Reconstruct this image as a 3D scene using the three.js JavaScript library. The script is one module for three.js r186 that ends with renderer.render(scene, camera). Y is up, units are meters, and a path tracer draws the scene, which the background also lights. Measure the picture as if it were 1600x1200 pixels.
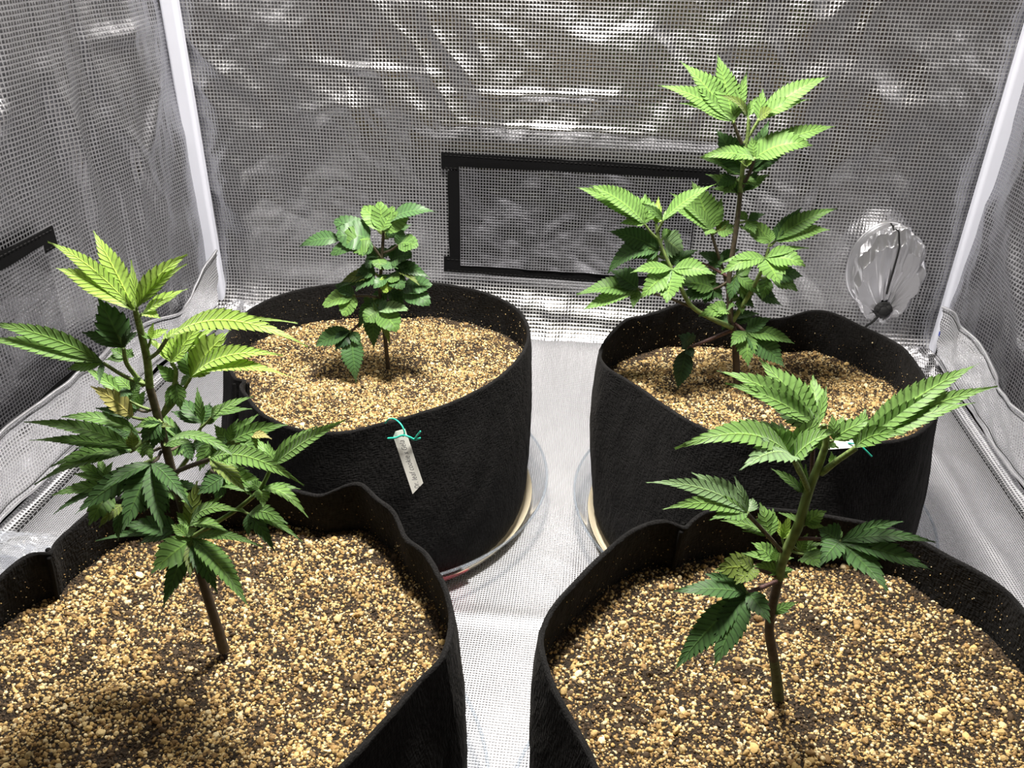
import * as THREE from 'three';
import { RoundedBoxGeometry } from 'three/addons/geometries/RoundedBoxGeometry.js';
import { RectAreaLightUniformsLib } from 'three/addons/lights/RectAreaLightUniformsLib.js';
import { mergeGeometries } from 'three/addons/utils/BufferGeometryUtils.js';
import { ImprovedNoise } from 'three/addons/math/ImprovedNoise.js';
import { FontLoader } from 'three/addons/loaders/FontLoader.js';
import { TextGeometry } from 'three/addons/geometries/TextGeometry.js';

// ------------------------------------------------------------ camera, light, exposure
const V = (x, y, z) => new THREE.Vector3(x, y, z);
const R = THREE.MathUtils.degToRad;
const scene = new THREE.Scene();
scene.background = new THREE.Color(0x000000);
const renderer = new THREE.WebGLRenderer({ antialias: true });
renderer.shadowMap.enabled = true;
renderer.toneMapping = THREE.LinearToneMapping;
renderer.toneMappingExposure = 0.76;
RectAreaLightUniformsLib.init();

const camera = new THREE.PerspectiveCamera(49.55, 4 / 3, 0.02, 30);
camera.rotation.order = 'YXZ';
camera.position.set(0, 0.605, 0);
camera.rotation.set(R(-29.3), R(6.0), R(1.15));
camera.updateMatrixWorld(true);
scene.add(camera);

// the grow lamp above the tent's middle (its housing is built further down at the same place)
const LAMP = { x: -0.09, y: 1.06, z: -0.68, w: 0.15, d: 0.15 };
const lampLight = new THREE.RectAreaLight(0xfffaf2, 480, LAMP.w, LAMP.d);
lampLight.position.set(LAMP.x, LAMP.y - 0.012, LAMP.z);
lampLight.rotation.x = -Math.PI / 2;
scene.add(lampLight);
// a plain ceiling light in the room that the tent stands in
const roomLight = new THREE.RectAreaLight(0xffead2, 6, 0.5, 0.5);
roomLight.position.set(0.3, 2.36, 1.3);
roomLight.rotation.x = -Math.PI / 2;
scene.add(roomLight);

// ------------------------------------------------------------ helpers
let seed = 20771;
const rnd = () => { seed = (seed * 1664525 + 1013904223) >>> 0; return seed / 4294967296; };
const rr = (a, b) => a + (b - a) * rnd();
const perlin = new ImprovedNoise();
const noise = (x, y, z) => perlin.noise(x + 31.7, y + 17.3, z + 5.9);
const fbm = (x, y, z) => noise(x, y, z) + 0.5 * noise(2.1 * x, 2.1 * y, z + 3) + 0.25 * noise(4.3 * x, 4.3 * y, z + 7);
const ridge = (x, y, z) => 1 - 2 * Math.abs(noise(x, y, z));
const clamp = THREE.MathUtils.clamp, lerp = THREE.MathUtils.lerp, smooth = THREE.MathUtils.smoothstep;
const used = {};
function numbered(name) {
  const n = used[name] = (used[name] ?? -1) + 1;
  return n ? `${name}_${String(n).padStart(3, '0')}` : name;
}
function mesh(name, geo, mat, parent) {
  const m = new THREE.Mesh(geo, mat);
  m.name = parent ? name : numbered(name);
  m.castShadow = m.receiveShadow = true;
  (parent ?? scene).add(m);
  return m;
}
function thing(name, label, category, at = [0, 0, 0], group) {
  const o = new THREE.Group();
  o.name = numbered(name); o.position.set(...at);
  o.userData = { label, category };
  if (group) o.userData.group = group;
  scene.add(o);
  return o;
}
function structure(name, geo, mat) { const m = mesh(name, geo, mat); m.userData.kind = 'structure'; return m; }
const box = (w, h, d, x = 0, y = 0, z = 0) => new THREE.BoxGeometry(w, h, d).translate(x, y, z);
// a point of the place: where the sight line of a pixel of the 1600 x 1200 photograph meets the upright plane at depth z
const eye = camera.position.clone(), FOC = 600 / Math.tan(R(49.55 / 2));
const ray = (px, py) => V((px - 800) / FOC, -(py - 600) / FOC, -1).applyQuaternion(camera.quaternion);
function at(px, py, z) { const r = ray(px, py); return r.multiplyScalar((z - eye.z) / r.z).add(eye); }
function tube(points, radii, sides = 7, segs = 5) {            // tapered tube through points
  const curve = new THREE.CatmullRomCurve3(points, false, 'centripetal');
  const n = Math.max(2, (points.length - 1) * segs), P = [], N = [], I = [], U = [];
  const fr = curve.computeFrenetFrames(n, false);
  for (let i = 0; i <= n; i++) {
    const t = i / n, p = curve.getPoint(t), f = t * (radii.length - 1), k = Math.min(radii.length - 2, Math.floor(f));
    const r = radii.length < 2 ? radii[0] : lerp(radii[k], radii[k + 1], f - k);
    for (let j = 0; j <= sides; j++) {
      const a = j / sides * Math.PI * 2, d = fr.normals[i].clone().multiplyScalar(Math.cos(a)).addScaledVector(fr.binormals[i], Math.sin(a));
      P.push(p.x + d.x * r, p.y + d.y * r, p.z + d.z * r); N.push(d.x, d.y, d.z); U.push(j / sides, t);
      if (i < n && j < sides) { const q = i * (sides + 1) + j; I.push(q, q + 1, q + sides + 1, q + 1, q + sides + 2, q + sides + 1); }
    }
  }
  for (const [ring, p, s] of [[0, curve.getPoint(0), -1], [n, curve.getPoint(1), 1]]) {
    const c = P.length / 3, d = fr.tangents[ring]; P.push(p.x, p.y, p.z); N.push(d.x * s, d.y * s, d.z * s); U.push(0.5, 0.5);
    for (let j = 0; j < sides; j++) { const q = ring * (sides + 1) + j; s > 0 ? I.push(c, q, q + 1) : I.push(c, q + 1, q); }
  }
  const g = new THREE.BufferGeometry();
  g.setAttribute('position', new THREE.Float32BufferAttribute(P, 3)); g.setAttribute('normal', new THREE.Float32BufferAttribute(N, 3));
  g.setAttribute('uv', new THREE.Float32BufferAttribute(U, 2)); g.setIndex(I);
  return g;
}
// a sheet: f(u, v) -> Vector3, uv in metres
function sheet(nu, nv, su, sv, f) {
  const P = [], U = [], I = [];
  for (let j = 0; j <= nv; j++) for (let i = 0; i <= nu; i++) {
    const p = f(i / nu, j / nv); P.push(p.x, p.y, p.z); U.push(i / nu * su, j / nv * sv);
    if (i < nu && j < nv) { const q = j * (nu + 1) + i; I.push(q, q + 1, q + nu + 1, q + 1, q + nu + 2, q + nu + 1); }
  }
  const g = new THREE.BufferGeometry();
  g.setAttribute('position', new THREE.Float32BufferAttribute(P, 3)); g.setAttribute('uv', new THREE.Float32BufferAttribute(U, 2));
  g.setIndex(I); g.computeVertexNormals();
  return g;
}
function texture(w, h, f, srgb) {
  const d = new Uint8Array(w * h * 4);
  for (let y = 0; y < h; y++) for (let x = 0; x < w; x++) {
    const c = f((x + 0.5) / w, (y + 0.5) / h, x, y);
    for (let k = 0; k < 3; k++) d[(y * w + x) * 4 + k] = clamp(Math.round((c.length ? c[k] : c) * 255), 0, 255);
    d[(y * w + x) * 4 + 3] = 255;
  }
  const t = new THREE.DataTexture(d, w, h);
  t.wrapS = t.wrapT = THREE.RepeatWrapping; t.magFilter = THREE.LinearFilter; t.minFilter = THREE.LinearMipmapLinearFilter; t.generateMipmaps = true;
  if (srgb) t.colorSpace = THREE.SRGBColorSpace;
  t.needsUpdate = true;
  return t;
}

// ------------------------------------------------------------ materials
// reflective film with a woven scrim: shiny pillows between raised threads
const TH = 0.30, cellEdge = (a) => { const c = Math.abs(a - 0.5) * 2; return smooth(c, 1 - TH - 0.14, 1 - TH + 0.1); };
const scrimNormal = texture(128, 128, (u, v) => {
  const a = (u * 2) % 1, b = (v * 2) % 1, s = 0.75;
  const slope = (t) => { const c = (t - 0.5) * 2, k = Math.abs(c); return k < 1 - TH ? c * 0.28 : -Math.sign(c) * 0.0 + Math.sign(c) * (k - (1 - TH / 2)) * -2.4; };
  const nx = slope(a) * s, ny = slope(b) * s, l = Math.hypot(nx, ny, 1);
  return [nx / l / 2 + 0.5, ny / l / 2 + 0.5, 1 / l / 2 + 0.5];
});
const scrimRM = texture(128, 128, (u, v) => {
  const e = Math.max(cellEdge((u * 2) % 1), cellEdge((v * 2) % 1));
  return [0, lerp(0.17, 0.42, e), lerp(1, 0.86, e)];
});
const scrimColor = texture(128, 128, (u, v) => {
  const e = Math.max(cellEdge((u * 2) % 1), cellEdge((v * 2) % 1));
  return lerp(0.86, 0.94, e);
}, true);
const scrimMatte = texture(128, 128, (u, v) => {
  const e = Math.max(cellEdge((u * 2) % 1), cellEdge((v * 2) % 1));
  return [0, lerp(0.22, 0.5, e), lerp(1, 0.62, e)];
});
function film(pitch, color, o = {}) {
  const rep = (t) => { const c = t.clone(); c.repeat.set(1 / (2 * pitch), 1 / (2 * pitch)); c.needsUpdate = true; return c; };
  return new THREE.MeshStandardMaterial({ color, metalness: 1, roughness: o.rough ?? 1, map: rep(scrimColor), roughnessMap: rep(o.matte ? scrimMatte : scrimRM), metalnessMap: rep(o.matte ? scrimMatte : scrimRM), normalMap: rep(scrimNormal), normalScale: new THREE.Vector2(o.n ?? 1, o.n ?? 1), side: THREE.DoubleSide });
}
const M = {};
M.wallFilm = film(0.0052, 0xc4c4c6);
M.wallFilmSide = film(0.0052, 0xbcbcc0);
M.ventFilm = film(0.0046, 0x9a9a9e);
M.floorFilm = film(0.0028, 0xccccd0, { rough: 1.2, n: 1.5, matte: true });
M.skirtFilm = film(0.0042, 0xe8e8ec, { n: 1.2, matte: true });
M.canvas = new THREE.MeshPhysicalMaterial({ color: 0x060607, roughness: 0.95, specularIntensity: 0.3 });
const weave = texture(64, 64, (u, v) => 0.5 + 0.25 * Math.sin(u * Math.PI * 8) * Math.sign(Math.sin(v * Math.PI * 16)) + 0.2 * Math.sin(v * Math.PI * 16));
weave.repeat.set(120, 120);
M.tape = new THREE.MeshPhysicalMaterial({ color: 0x070708, roughness: 0.9, specularIntensity: 0.3, bumpMap: weave, bumpScale: 0.0006 });
M.poleWhite = new THREE.MeshStandardMaterial({ color: 0xcfd1dc, roughness: 0.55 });
M.blackCord = new THREE.MeshStandardMaterial({ color: 0x070708, roughness: 0.8 });
M.nylon = new THREE.MeshStandardMaterial({ color: 0xc8c8cc, metalness: 0.85, roughness: 0.3, side: THREE.DoubleSide });
M.blue = new THREE.MeshStandardMaterial({ color: 0x3247b8, roughness: 0.6 });
const feltT = texture(512, 512, (u, v, x, y) => {
  const f = 0.5 + 0.34 * noise(u * 150, v * 34, 1) + 0.22 * noise(u * 60, v * 150, 2) + 0.16 * (rnd() - 0.5) + 0.2 * noise(u * 9, v * 9, 4);
  return clamp(f, 0, 1);
});
const feltC = feltT.clone(); feltC.repeat.set(5, 5); feltC.needsUpdate = true;
M.felt = new THREE.MeshPhysicalMaterial({ color: 0x262525, roughness: 1, map: feltC, bumpMap: feltC, bumpScale: 0.0012, specularIntensity: 0.3, sheen: 0.4, sheenColor: new THREE.Color(0x45423e), sheenRoughness: 0.6 });
M.thread = new THREE.MeshStandardMaterial({ color: 0x1b1a1a, roughness: 1 });
M.clear = new THREE.MeshPhysicalMaterial({ color: 0xf6f8fa, transmission: 1, thickness: 0, roughness: 0.05, ior: 1.5, side: THREE.DoubleSide });
M.clearRim = new THREE.MeshPhysicalMaterial({ color: 0xe4e9ee, transmission: 0.93, thickness: 0, roughness: 0.05, ior: 1.5, side: THREE.DoubleSide });
M.residue = new THREE.MeshStandardMaterial({ color: 0xd6cab0, roughness: 0.35 });
M.pink = new THREE.MeshStandardMaterial({ color: 0xc8686a, roughness: 0.5 });
M.crinkle = new THREE.MeshPhysicalMaterial({ color: 0xeef0f4, transmission: 0.85, thickness: 0, roughness: 0.12, ior: 1.55, side: THREE.DoubleSide });
M.teal = new THREE.MeshStandardMaterial({ color: 0x27b59a, roughness: 0.5 });
M.plastic = new THREE.MeshStandardMaterial({ color: 0xf4f3ee, roughness: 0.45 });
const soilT = texture(512, 512, (u, v) => {
  const f = clamp(0.35 + 0.5 * noise(u * 70, v * 70, 3) + 0.4 * (rnd() - 0.5), 0, 1);
  return [lerp(0.03, 0.3, f), lerp(0.02, 0.22, f), lerp(0.012, 0.12, f)];
}, true);
soilT.repeat.set(3, 3);
M.soil = new THREE.MeshStandardMaterial({ color: 0xffffff, map: soilT, roughness: 1, bumpMap: soilT, bumpScale: 0.003 });
M.grain = new THREE.MeshStandardMaterial({ color: 0xffffff, roughness: 0.85 });

// leaf: lighter midrib and side veins over the blade colour, serration comes from the geometry
const leafT = texture(128, 512, (u, v) => {
  const s = Math.abs(u - 0.5) * 2, ph = (v * 11 - s * 1.15 + 20) % 1, d = Math.min(ph, 1 - ph) * (0.6 + 0.4 * s);
  const mid = Math.exp(-Math.pow(s / 0.055, 2)), vein = Math.exp(-Math.pow(d / 0.09, 2)) * smooth(s, 0.03, 0.14), hi = Math.exp(-Math.pow((ph - 0.42) / 0.2, 2));
  const base = 0.82 + 0.07 * hi + 0.05 * noise(u * 9, v * 30, 2) - 0.1 * vein + 0.14 * mid;
  return [base * (1 + 0.05 * mid), base, base * (1 - 0.1 * mid)];
}, true);
const leafB = texture(128, 512, (u, v) => {
  const s = Math.abs(u - 0.5) * 2, ph = (v * 11 - s * 1.15 + 20) % 1;
  return clamp(0.55 - 0.4 * Math.exp(-Math.pow(Math.min(ph, 1 - ph) / 0.12, 2)) - 0.4 * Math.exp(-Math.pow(s / 0.07, 2)), 0, 1);
});
const leafMat = (r, g, b, o = {}) => {
  const m = new THREE.MeshPhysicalMaterial({ roughness: 0.95, map: leafT, bumpMap: leafB, bumpScale: 0.0008, side: THREE.DoubleSide, transmission: o.t ?? 0.3, thickness: 0, clearcoat: o.c ?? 0.22, clearcoatRoughness: 0.42, specularIntensity: 0.5 });
  m.color.setRGB(r, g, b); return m;
};
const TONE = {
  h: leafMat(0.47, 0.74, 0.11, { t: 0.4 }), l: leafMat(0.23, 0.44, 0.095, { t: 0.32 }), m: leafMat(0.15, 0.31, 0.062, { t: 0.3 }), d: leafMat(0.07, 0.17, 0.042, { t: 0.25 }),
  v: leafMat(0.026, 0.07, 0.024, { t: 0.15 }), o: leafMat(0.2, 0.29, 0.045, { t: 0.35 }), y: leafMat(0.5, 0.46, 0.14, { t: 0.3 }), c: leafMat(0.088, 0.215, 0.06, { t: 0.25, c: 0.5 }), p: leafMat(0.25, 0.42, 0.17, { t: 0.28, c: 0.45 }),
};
const barkT = texture(16, 256, (u, v) => 0.75 + 0.25 * noise(u * 5, v * 22, 1), true);
const stemMat = (c) => new THREE.MeshStandardMaterial({ color: c, roughness: 0.65, map: barkT });
const STEM = { g: stemMat(0x93ad60), b: stemMat(0x6f6350), r: stemMat(0x6d4a44), k: stemMat(0x4f4236), e: stemMat(0x4c5a34) };

// ------------------------------------------------------------ the tent
const X0 = -0.65, X1 = 0.55, ZB = -1.265, ZF = -0.07, TOP = 1.9;
const wrinkle = (x, y, k, amp) => amp * (0.006 * fbm(x * 5, y * 4, k) + 0.0024 * ridge(x * 12 + 2 * noise(y * 5, x * 3, k), y * 9, k + 4) + 0.0006 * ridge(x * 34, y * 30, k + 9) + 0.0006 * fbm(x * 22, y * 34, k + 13));
const CREASE = {
  back: [[-0.51, 0.41, -0.21, 0.4, 0.007, 0.004], [-0.25, 0.377, 0.07, 0.382, 0.006, 0.004], [-0.25, 0.334, 0.07, 0.33, 0.006, 0.0035], [-0.48, 0.33, -0.39, 0.36, 0.012, 0.004], [-0.55, 0.1, -0.38, 0.1, 0.02, 0.004], [-0.2, 0.045, 0.2, 0.03, 0.012, 0.005], [0.15, 0.3, 0.35, 0.21, 0.02, 0.004], [0.3, 0.42, 0.5, 0.36, 0.02, 0.004], [-0.1, 0.46, 0.1, 0.43, 0.03, 0.005], [0.12, 0.45, 0.2, 0.36, 0.015, 0.004]],
  left: [[-0.94, 0.44, -1.0, 0.23, 0.02, 0.012], [-1.06, 0.37, -1.15, 0.2, 0.014, 0.008], [-0.86, 0.43, -0.83, 0.39, 0.014, 0.008], [-1.2, 0.4, -1.1, 0.28, 0.012, 0.006], [-1.03, 0.46, -1.2, 0.46, 0.012, 0.006], [-0.82, 0.34, -0.93, 0.24, 0.006, 0.003]],
  right: [[-1.1, 0.34, -0.95, 0.2, 0.02, 0.01], [-1.16, 0.26, -1.0, 0.13, 0.015, 0.008]],
};
function creases(list, a, b) {
  let h = 0;
  for (const [x0, y0, x1, y1, w, amp] of list) {
    const dx = x1 - x0, dy = y1 - y0, l2 = dx * dx + dy * dy, t = clamp(((a - x0) * dx + (b - y0) * dy) / l2, 0, 1), wob = 0.008 * noise(t * 4, x0 * 9, 3);
    const d = Math.hypot(a - x0 - dx * t - wob, b - y0 - dy * t + wob); h += amp * Math.exp(-d * d / (w * w)) * Math.sin(Math.PI * clamp(t, 0.08, 0.92));
  }
  return h;
}
const backShell = box(X1 - X0 + 0.03, TOP, 0.01, (X0 + X1) / 2, TOP / 2, ZB - 0.012);
{
  const W = X1 - X0;
  const wb = structure('wall_back', sheet(420, 560, W, TOP, (u, v) => {
    const x = X0 + u * W, y = v * TOP; const near = 1 - 0.9 * smooth(0.27 - Math.abs(x + 0.039), 0, 0.05) * smooth(0.14 - Math.abs(y - 0.192), 0, 0.03) - 0.75 * Math.exp(-Math.pow((x - 0.432) / 0.06, 2) - Math.pow((y - 0.143) / 0.09, 2));
    return V(x, y, ZB + (wrinkle(x, y, 1, 1.5) + creases(CREASE.back, x, y)) * near + 0.04 * Math.pow(Math.max(0, 0.085 + 0.015 * noise(x * 5, 3, 8) - y) / 0.085, 2));
  }), M.wallFilm);
  mesh('outer_canvas', backShell, M.canvas, wb);
  const D = ZF - ZB;
  const wl = structure('wall_left', sheet(420, 560, D, TOP, (u, v) => {
    const z = ZF - u * D, y = v * TOP; const near = 1 - 0.9 * smooth(0.27 - Math.abs(z + 0.664), 0, 0.05) * smooth(0.14 - Math.abs(y - 0.187), 0, 0.03);
    return V(X0 + (wrinkle(z * 1.4, y * 0.45, 21, 1.7) + creases(CREASE.left, z, y)) * near, y, z);
  }), M.wallFilmSide);
  mesh('outer_canvas', box(0.01, TOP, D + 0.02, X0 - 0.016, TOP / 2, (ZB + ZF) / 2), M.canvas, wl);
  const wr = structure('wall_right', sheet(420, 560, D, TOP, (u, v) => {
    const z = ZB + u * D, y = v * TOP; return V(X1 - wrinkle(z, y * 0.6, 41, 1.6) - creases(CREASE.right, z, y), y, z);
  }), M.wallFilmSide);
  mesh('outer_canvas', box(0.01, TOP, D + 0.02, X1 + 0.016, TOP / 2, (ZB + ZF) / 2), M.canvas, wr);
  const ce = structure('ceiling', sheet(60, 60, W, D, (u, v) => V(X0 + u * W, TOP + wrinkle(u, v, 55, 1), ZB + v * D)), M.wallFilmSide);
  mesh('outer_canvas', box(W + 0.04, 0.01, D + 0.02, (X0 + X1) / 2, TOP + 0.02, (ZB + ZF) / 2), M.canvas, ce);
}
// the room round the tent: dim and plain
{
  const rw = new THREE.MeshStandardMaterial({ color: 0x9a8f82, roughness: 0.9 }), rf = new THREE.MeshStandardMaterial({ color: 0x6b4a30, roughness: 0.6 });
  structure('floor', box(4.4, 0.1, 5.4, 0, -0.062, 0.6), rf);
  structure('wall_room_left', box(0.1, 2.5, 5.4, -2.2, 1.24, 0.6), rw);
  structure('wall_room_right', box(0.1, 2.5, 5.4, 2.2, 1.24, 0.6), rw);
  structure('wall_room_back', box(4.4, 2.5, 0.1, 0, 1.24, -2.1), rw);
  structure('wall_room_front', box(4.4, 2.5, 0.1, 0, 1.24, 3.3), rw);
  structure('ceiling_room', box(4.4, 0.1, 5.4, 0, 2.5, 0.6), rw);
  const t = thing('ceiling_light', 'square flush ceiling light of the room outside the tent', 'light', [0.3, 2.41, 1.3]);
  mesh('frame', box(0.54, 0.06, 0.54, 0, 0.01, 0), M.plastic, t);
  mesh('diffuser', box(0.5, 0.02, 0.5, 0, -0.025, 0), new THREE.MeshStandardMaterial({ color: 0xffffff, emissive: 0xffead2, emissiveIntensity: 2 }), t);
}
// grow lamp hung from the roof
{
  const t = thing('grow_light', 'square led grow light board hung above the four plants', 'lamp', [LAMP.x, LAMP.y, LAMP.z]);
  mesh('housing', new RoundedBoxGeometry(LAMP.w + 0.04, 0.05, LAMP.d + 0.04, 2, 0.006).translate(0, 0.026, 0), M.canvas, t);
  mesh('diode_panel', box(LAMP.w, 0.006, LAMP.d, 0, -0.002, 0), new THREE.MeshStandardMaterial({ color: 0xffffff, emissive: 0xfffaf2, emissiveIntensity: 40 }), t);
  for (const [a, b] of [[-1, -1], [1, -1], [-1, 1], [1, 1]]) mesh('hanger', tube([V(a * 0.08, 0.05, b * 0.08), V(0, TOP - LAMP.y + 0.005, 0)], [0.0015, 0.0015], 5), M.blackCord, t);
}
// floor liner with creases
const floorH = (x, z) => 0.0012 * fbm(x * 7, z * 7, 61) + 0.0006 * ridge(x * 20, z * 17, 62)
  + 0.003 * Math.exp(-Math.pow((z + 0.60 + 0.02 * x) / 0.012, 2)) + 0.0028 * Math.exp(-Math.pow((x - 0.455 - 0.02 * noise(z * 6, 1, 1)) / 0.009, 2))
  + 0.002 * Math.exp(-Math.pow((x + 0.015 + 0.06 * (z + 0.5)) / 0.007, 2)) * smooth(z, -0.75, -0.6) + 0.03 * smooth(-z, 1.225, 1.262) * 0.5;
{
  const t = thing('floor_liner', 'silver woven reflective floor liner with creases under the four pots', 'floor liner');
  const F = sheet(420, 420, X1 - X0, ZF - ZB, (u, v) => { const x = X0 + 0.012 + u * (X1 - X0 - 0.024), z = ZF - v * (ZF - ZB - 0.004); return V(x, 0.002 + floorH(x, z), z); });
  const liner = mesh('sheet', F, M.floorFilm, t);
  for (const s of [-1, 1]) {                               // stitched edge strips
    const xs = s < 0 ? X0 + 0.016 : X1 - 0.016;
    mesh('hem', sheet(6, 240, 0.016, 1.19, (u, v) => { const z = ZF - v * 1.19; return V(xs - s * u * 0.016, 0.004 + 0.01 * Math.max(0, 0.6 - u) + floorH(xs, z), z); }), M.skirtFilm, t);
    const st = [];
    for (let k = 0; k < 150; k++) { const z = ZF - 0.01 - k * 0.0078; st.push(box(0.0012, 0.0012, 0.0045, xs - s * 0.019, 0.0035 + floorH(xs - s * 0.019, z), z)); }
    mesh('stitching', mergeGeometries(st), M.blackCord, t);
  }
  // crumpled folds in the two far corners
  for (const [cx, cz, k, sx] of [[X0 + 0.075, ZB + 0.04, 71, 0.075], [X1 - 0.05, ZB + 0.05, 77, 0.055]])
    mesh('corner_fold', sheet(60, 40, 0.14, 0.1, (u, v) => {
      const a = (u - 0.5) * 2, b = (v - 0.5) * 2, h = 0.022 * (1 - a * a) * (1 - b * b);
      return V(cx + a * sx, 0.004 + h + 0.012 * h / 0.022 * Math.abs(ridge(u * 5, v * 4, k)), cz + b * 0.035 + 0.006 * noise(u * 6, v * 6, k));
    }), M.skirtFilm, t);
}
// loose skirts standing along the side walls
function skirt(x, s, k, label) {
  const t = thing('tent_skirt', label, 'tent skirt');
  const wave = (z) => 0.011 * noise(z * 7, 1, k) + 0.007 * noise(z * 17, 2, k);
  const top = (z) => 0.116 + 0.012 * noise(z * 5, 3, k) + (s < 0 ? 0.02 * smooth(-z, 1.1, 1.22) - 0.02 * Math.exp(-Math.pow((z + 1.06) / 0.07, 2)) : 0), bot = (z) => 0.03 + 0.008 * noise(z * 6, 5, k);
  const P = (z, v) => V(x - s * (wave(z) * (0.4 + v) + 0.012 * v + 0.004 * noise(z * 30, v * 4, k)), lerp(bot(z), top(z), v), z);
  const L = s < 0 ? 1.125 : 1.112, zz = (u) => -0.075 - u * L;
  mesh('band', sheet(360, 24, L, 0.09, (u, v) => P(zz(u), v)), M.skirtFilm, t);
  for (const v of [0, 1]) {
    const pts = []; for (let i = 0; i <= 90; i++) pts.push(P(zz(i / 90), v));
    mesh('piping', tube(pts, [0.0022, 0.0022], 6, 2), M.nylon, t);
    const q = []; for (let i = 0; i <= 90; i++) q.push(P(zz(i / 90), v ? 0.93 : 0.08).add(V(-s * 0.0008, 0, 0)));
    mesh('stitching', tube(q, [0.0006, 0.0006], 4, 2), M.blackCord, t);
  }
  mesh('base_strip', box(0.004, 0.05, 1.19, x + s * 0.022, 0.026, -0.66), M.canvas, t);
}
skirt(X0 + 0.03, -1, 81, 'silver mesh skirt along the left tent wall below the black window');
skirt(X1 - 0.03, 1, 91, 'silver mesh skirt sagging along the right tent wall');

// corner poles
async function pole(x, z, label, letter) {
  const t = thing('tent_pole', label, 'pole', [x, 0, z]);
  mesh('sleeve', new RoundedBoxGeometry(0.026, TOP - 0.006, 0.018, 3, 0.006).translate(0, TOP / 2, 0), M.poleWhite, t);
  mesh('seam', box(0.003, TOP - 0.01, 0.004, 0.0145 * Math.sign(x), TOP / 2, 0.004), M.blackCord, t);
  if (letter) {
    const font = await new FontLoader().loadAsync('fonts/droid/droid_sans_bold.typeface.json');
    const g = new TextGeometry('B', { font, size: 0.0072, depth: 0.0006, curveSegments: 6 }); g.center();
    g.rotateZ(R(4)); g.translate(-0.007, letter, 0.0093);
    mesh('letter', g, M.blue, t).userData.label = 'small blue letter B';
  }
}
await pole(X0 + 0.013, ZB + 0.018, 'white tent pole in the far left corner');
await pole(X1 - 0.004, ZB + 0.018, 'white tent pole with a blue letter in the far right corner', 0.051);

// vents with black webbing frames
function tapeStrip(name, w, h, x, y, k, parent) {           // a strip of webbing in the xy plane, slightly wavy
  const g = new THREE.BoxGeometry(w, h, 0.0022, Math.max(2, Math.round(w / 0.008)), Math.max(2, Math.round(h / 0.008)), 1);
  const p = g.attributes.position;
  for (let i = 0; i < p.count; i++) { const a = p.getX(i), b = p.getY(i); p.setXYZ(i, a + x + 0.0012 * noise(b * 30, k, 2), b + y + 0.0016 * noise(a * 22, k, 1), p.getZ(i) + 0.0015 * noise(a * 18, b * 18, k)); }
  const uv = g.attributes.uv; for (let i = 0; i < uv.count; i++) uv.setXY(i, uv.getX(i) * w * 2, uv.getY(i) * h * 2);
  g.computeVertexNormals();
  return mesh(name, g, M.tape, parent);
}
function vent(label, pos, turn) {
  const t = thing('vent_window', label, 'vent', pos); t.rotation.y = turn;
  mesh('vent_screen', sheet(90, 40, 0.36, 0.16, (u, v) => V(-0.18 + u * 0.36, -0.08 + v * 0.16, 0.001 + 0.8 * (wrinkle(u * 0.5, v * 0.3, 101, 1) + 0.003))), M.ventFilm, t);
  tapeStrip('webbing', 0.418, 0.025, 0.0, 0.084, 1, t); tapeStrip('webbing', 0.43, 0.026, 0.008, -0.083, 2, t);
  tapeStrip('webbing', 0.031, 0.146, -0.183, 0.0, 3, t); tapeStrip('webbing', 0.031, 0.146, 0.166, 0.0, 4, t);
  t.children[1].rotation.z = t.children[2].rotation.z = R(-0.8);
  const st = [];
  for (let k = 0; k < 60; k++) for (const y of [0.0935, 0.0745, -0.0735, -0.0925]) st.push(box(0.0035, 0.0006, 0.0008, -0.2 + k * 0.0068, y - (y > 0 ? 0 : 0) - (-0.2 + k * 0.0068) * 0.014, 0.003));
  mesh('stitching', mergeGeometries(st), M.thread, t);
}
vent('black webbing framed vent window in the middle of the back wall', [-0.039, 0.192, ZB + 0.0105], 0);
vent('black webbing framed vent window on the left wall', [X0 + 0.0125, 0.187, -0.664], Math.PI / 2);

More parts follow.
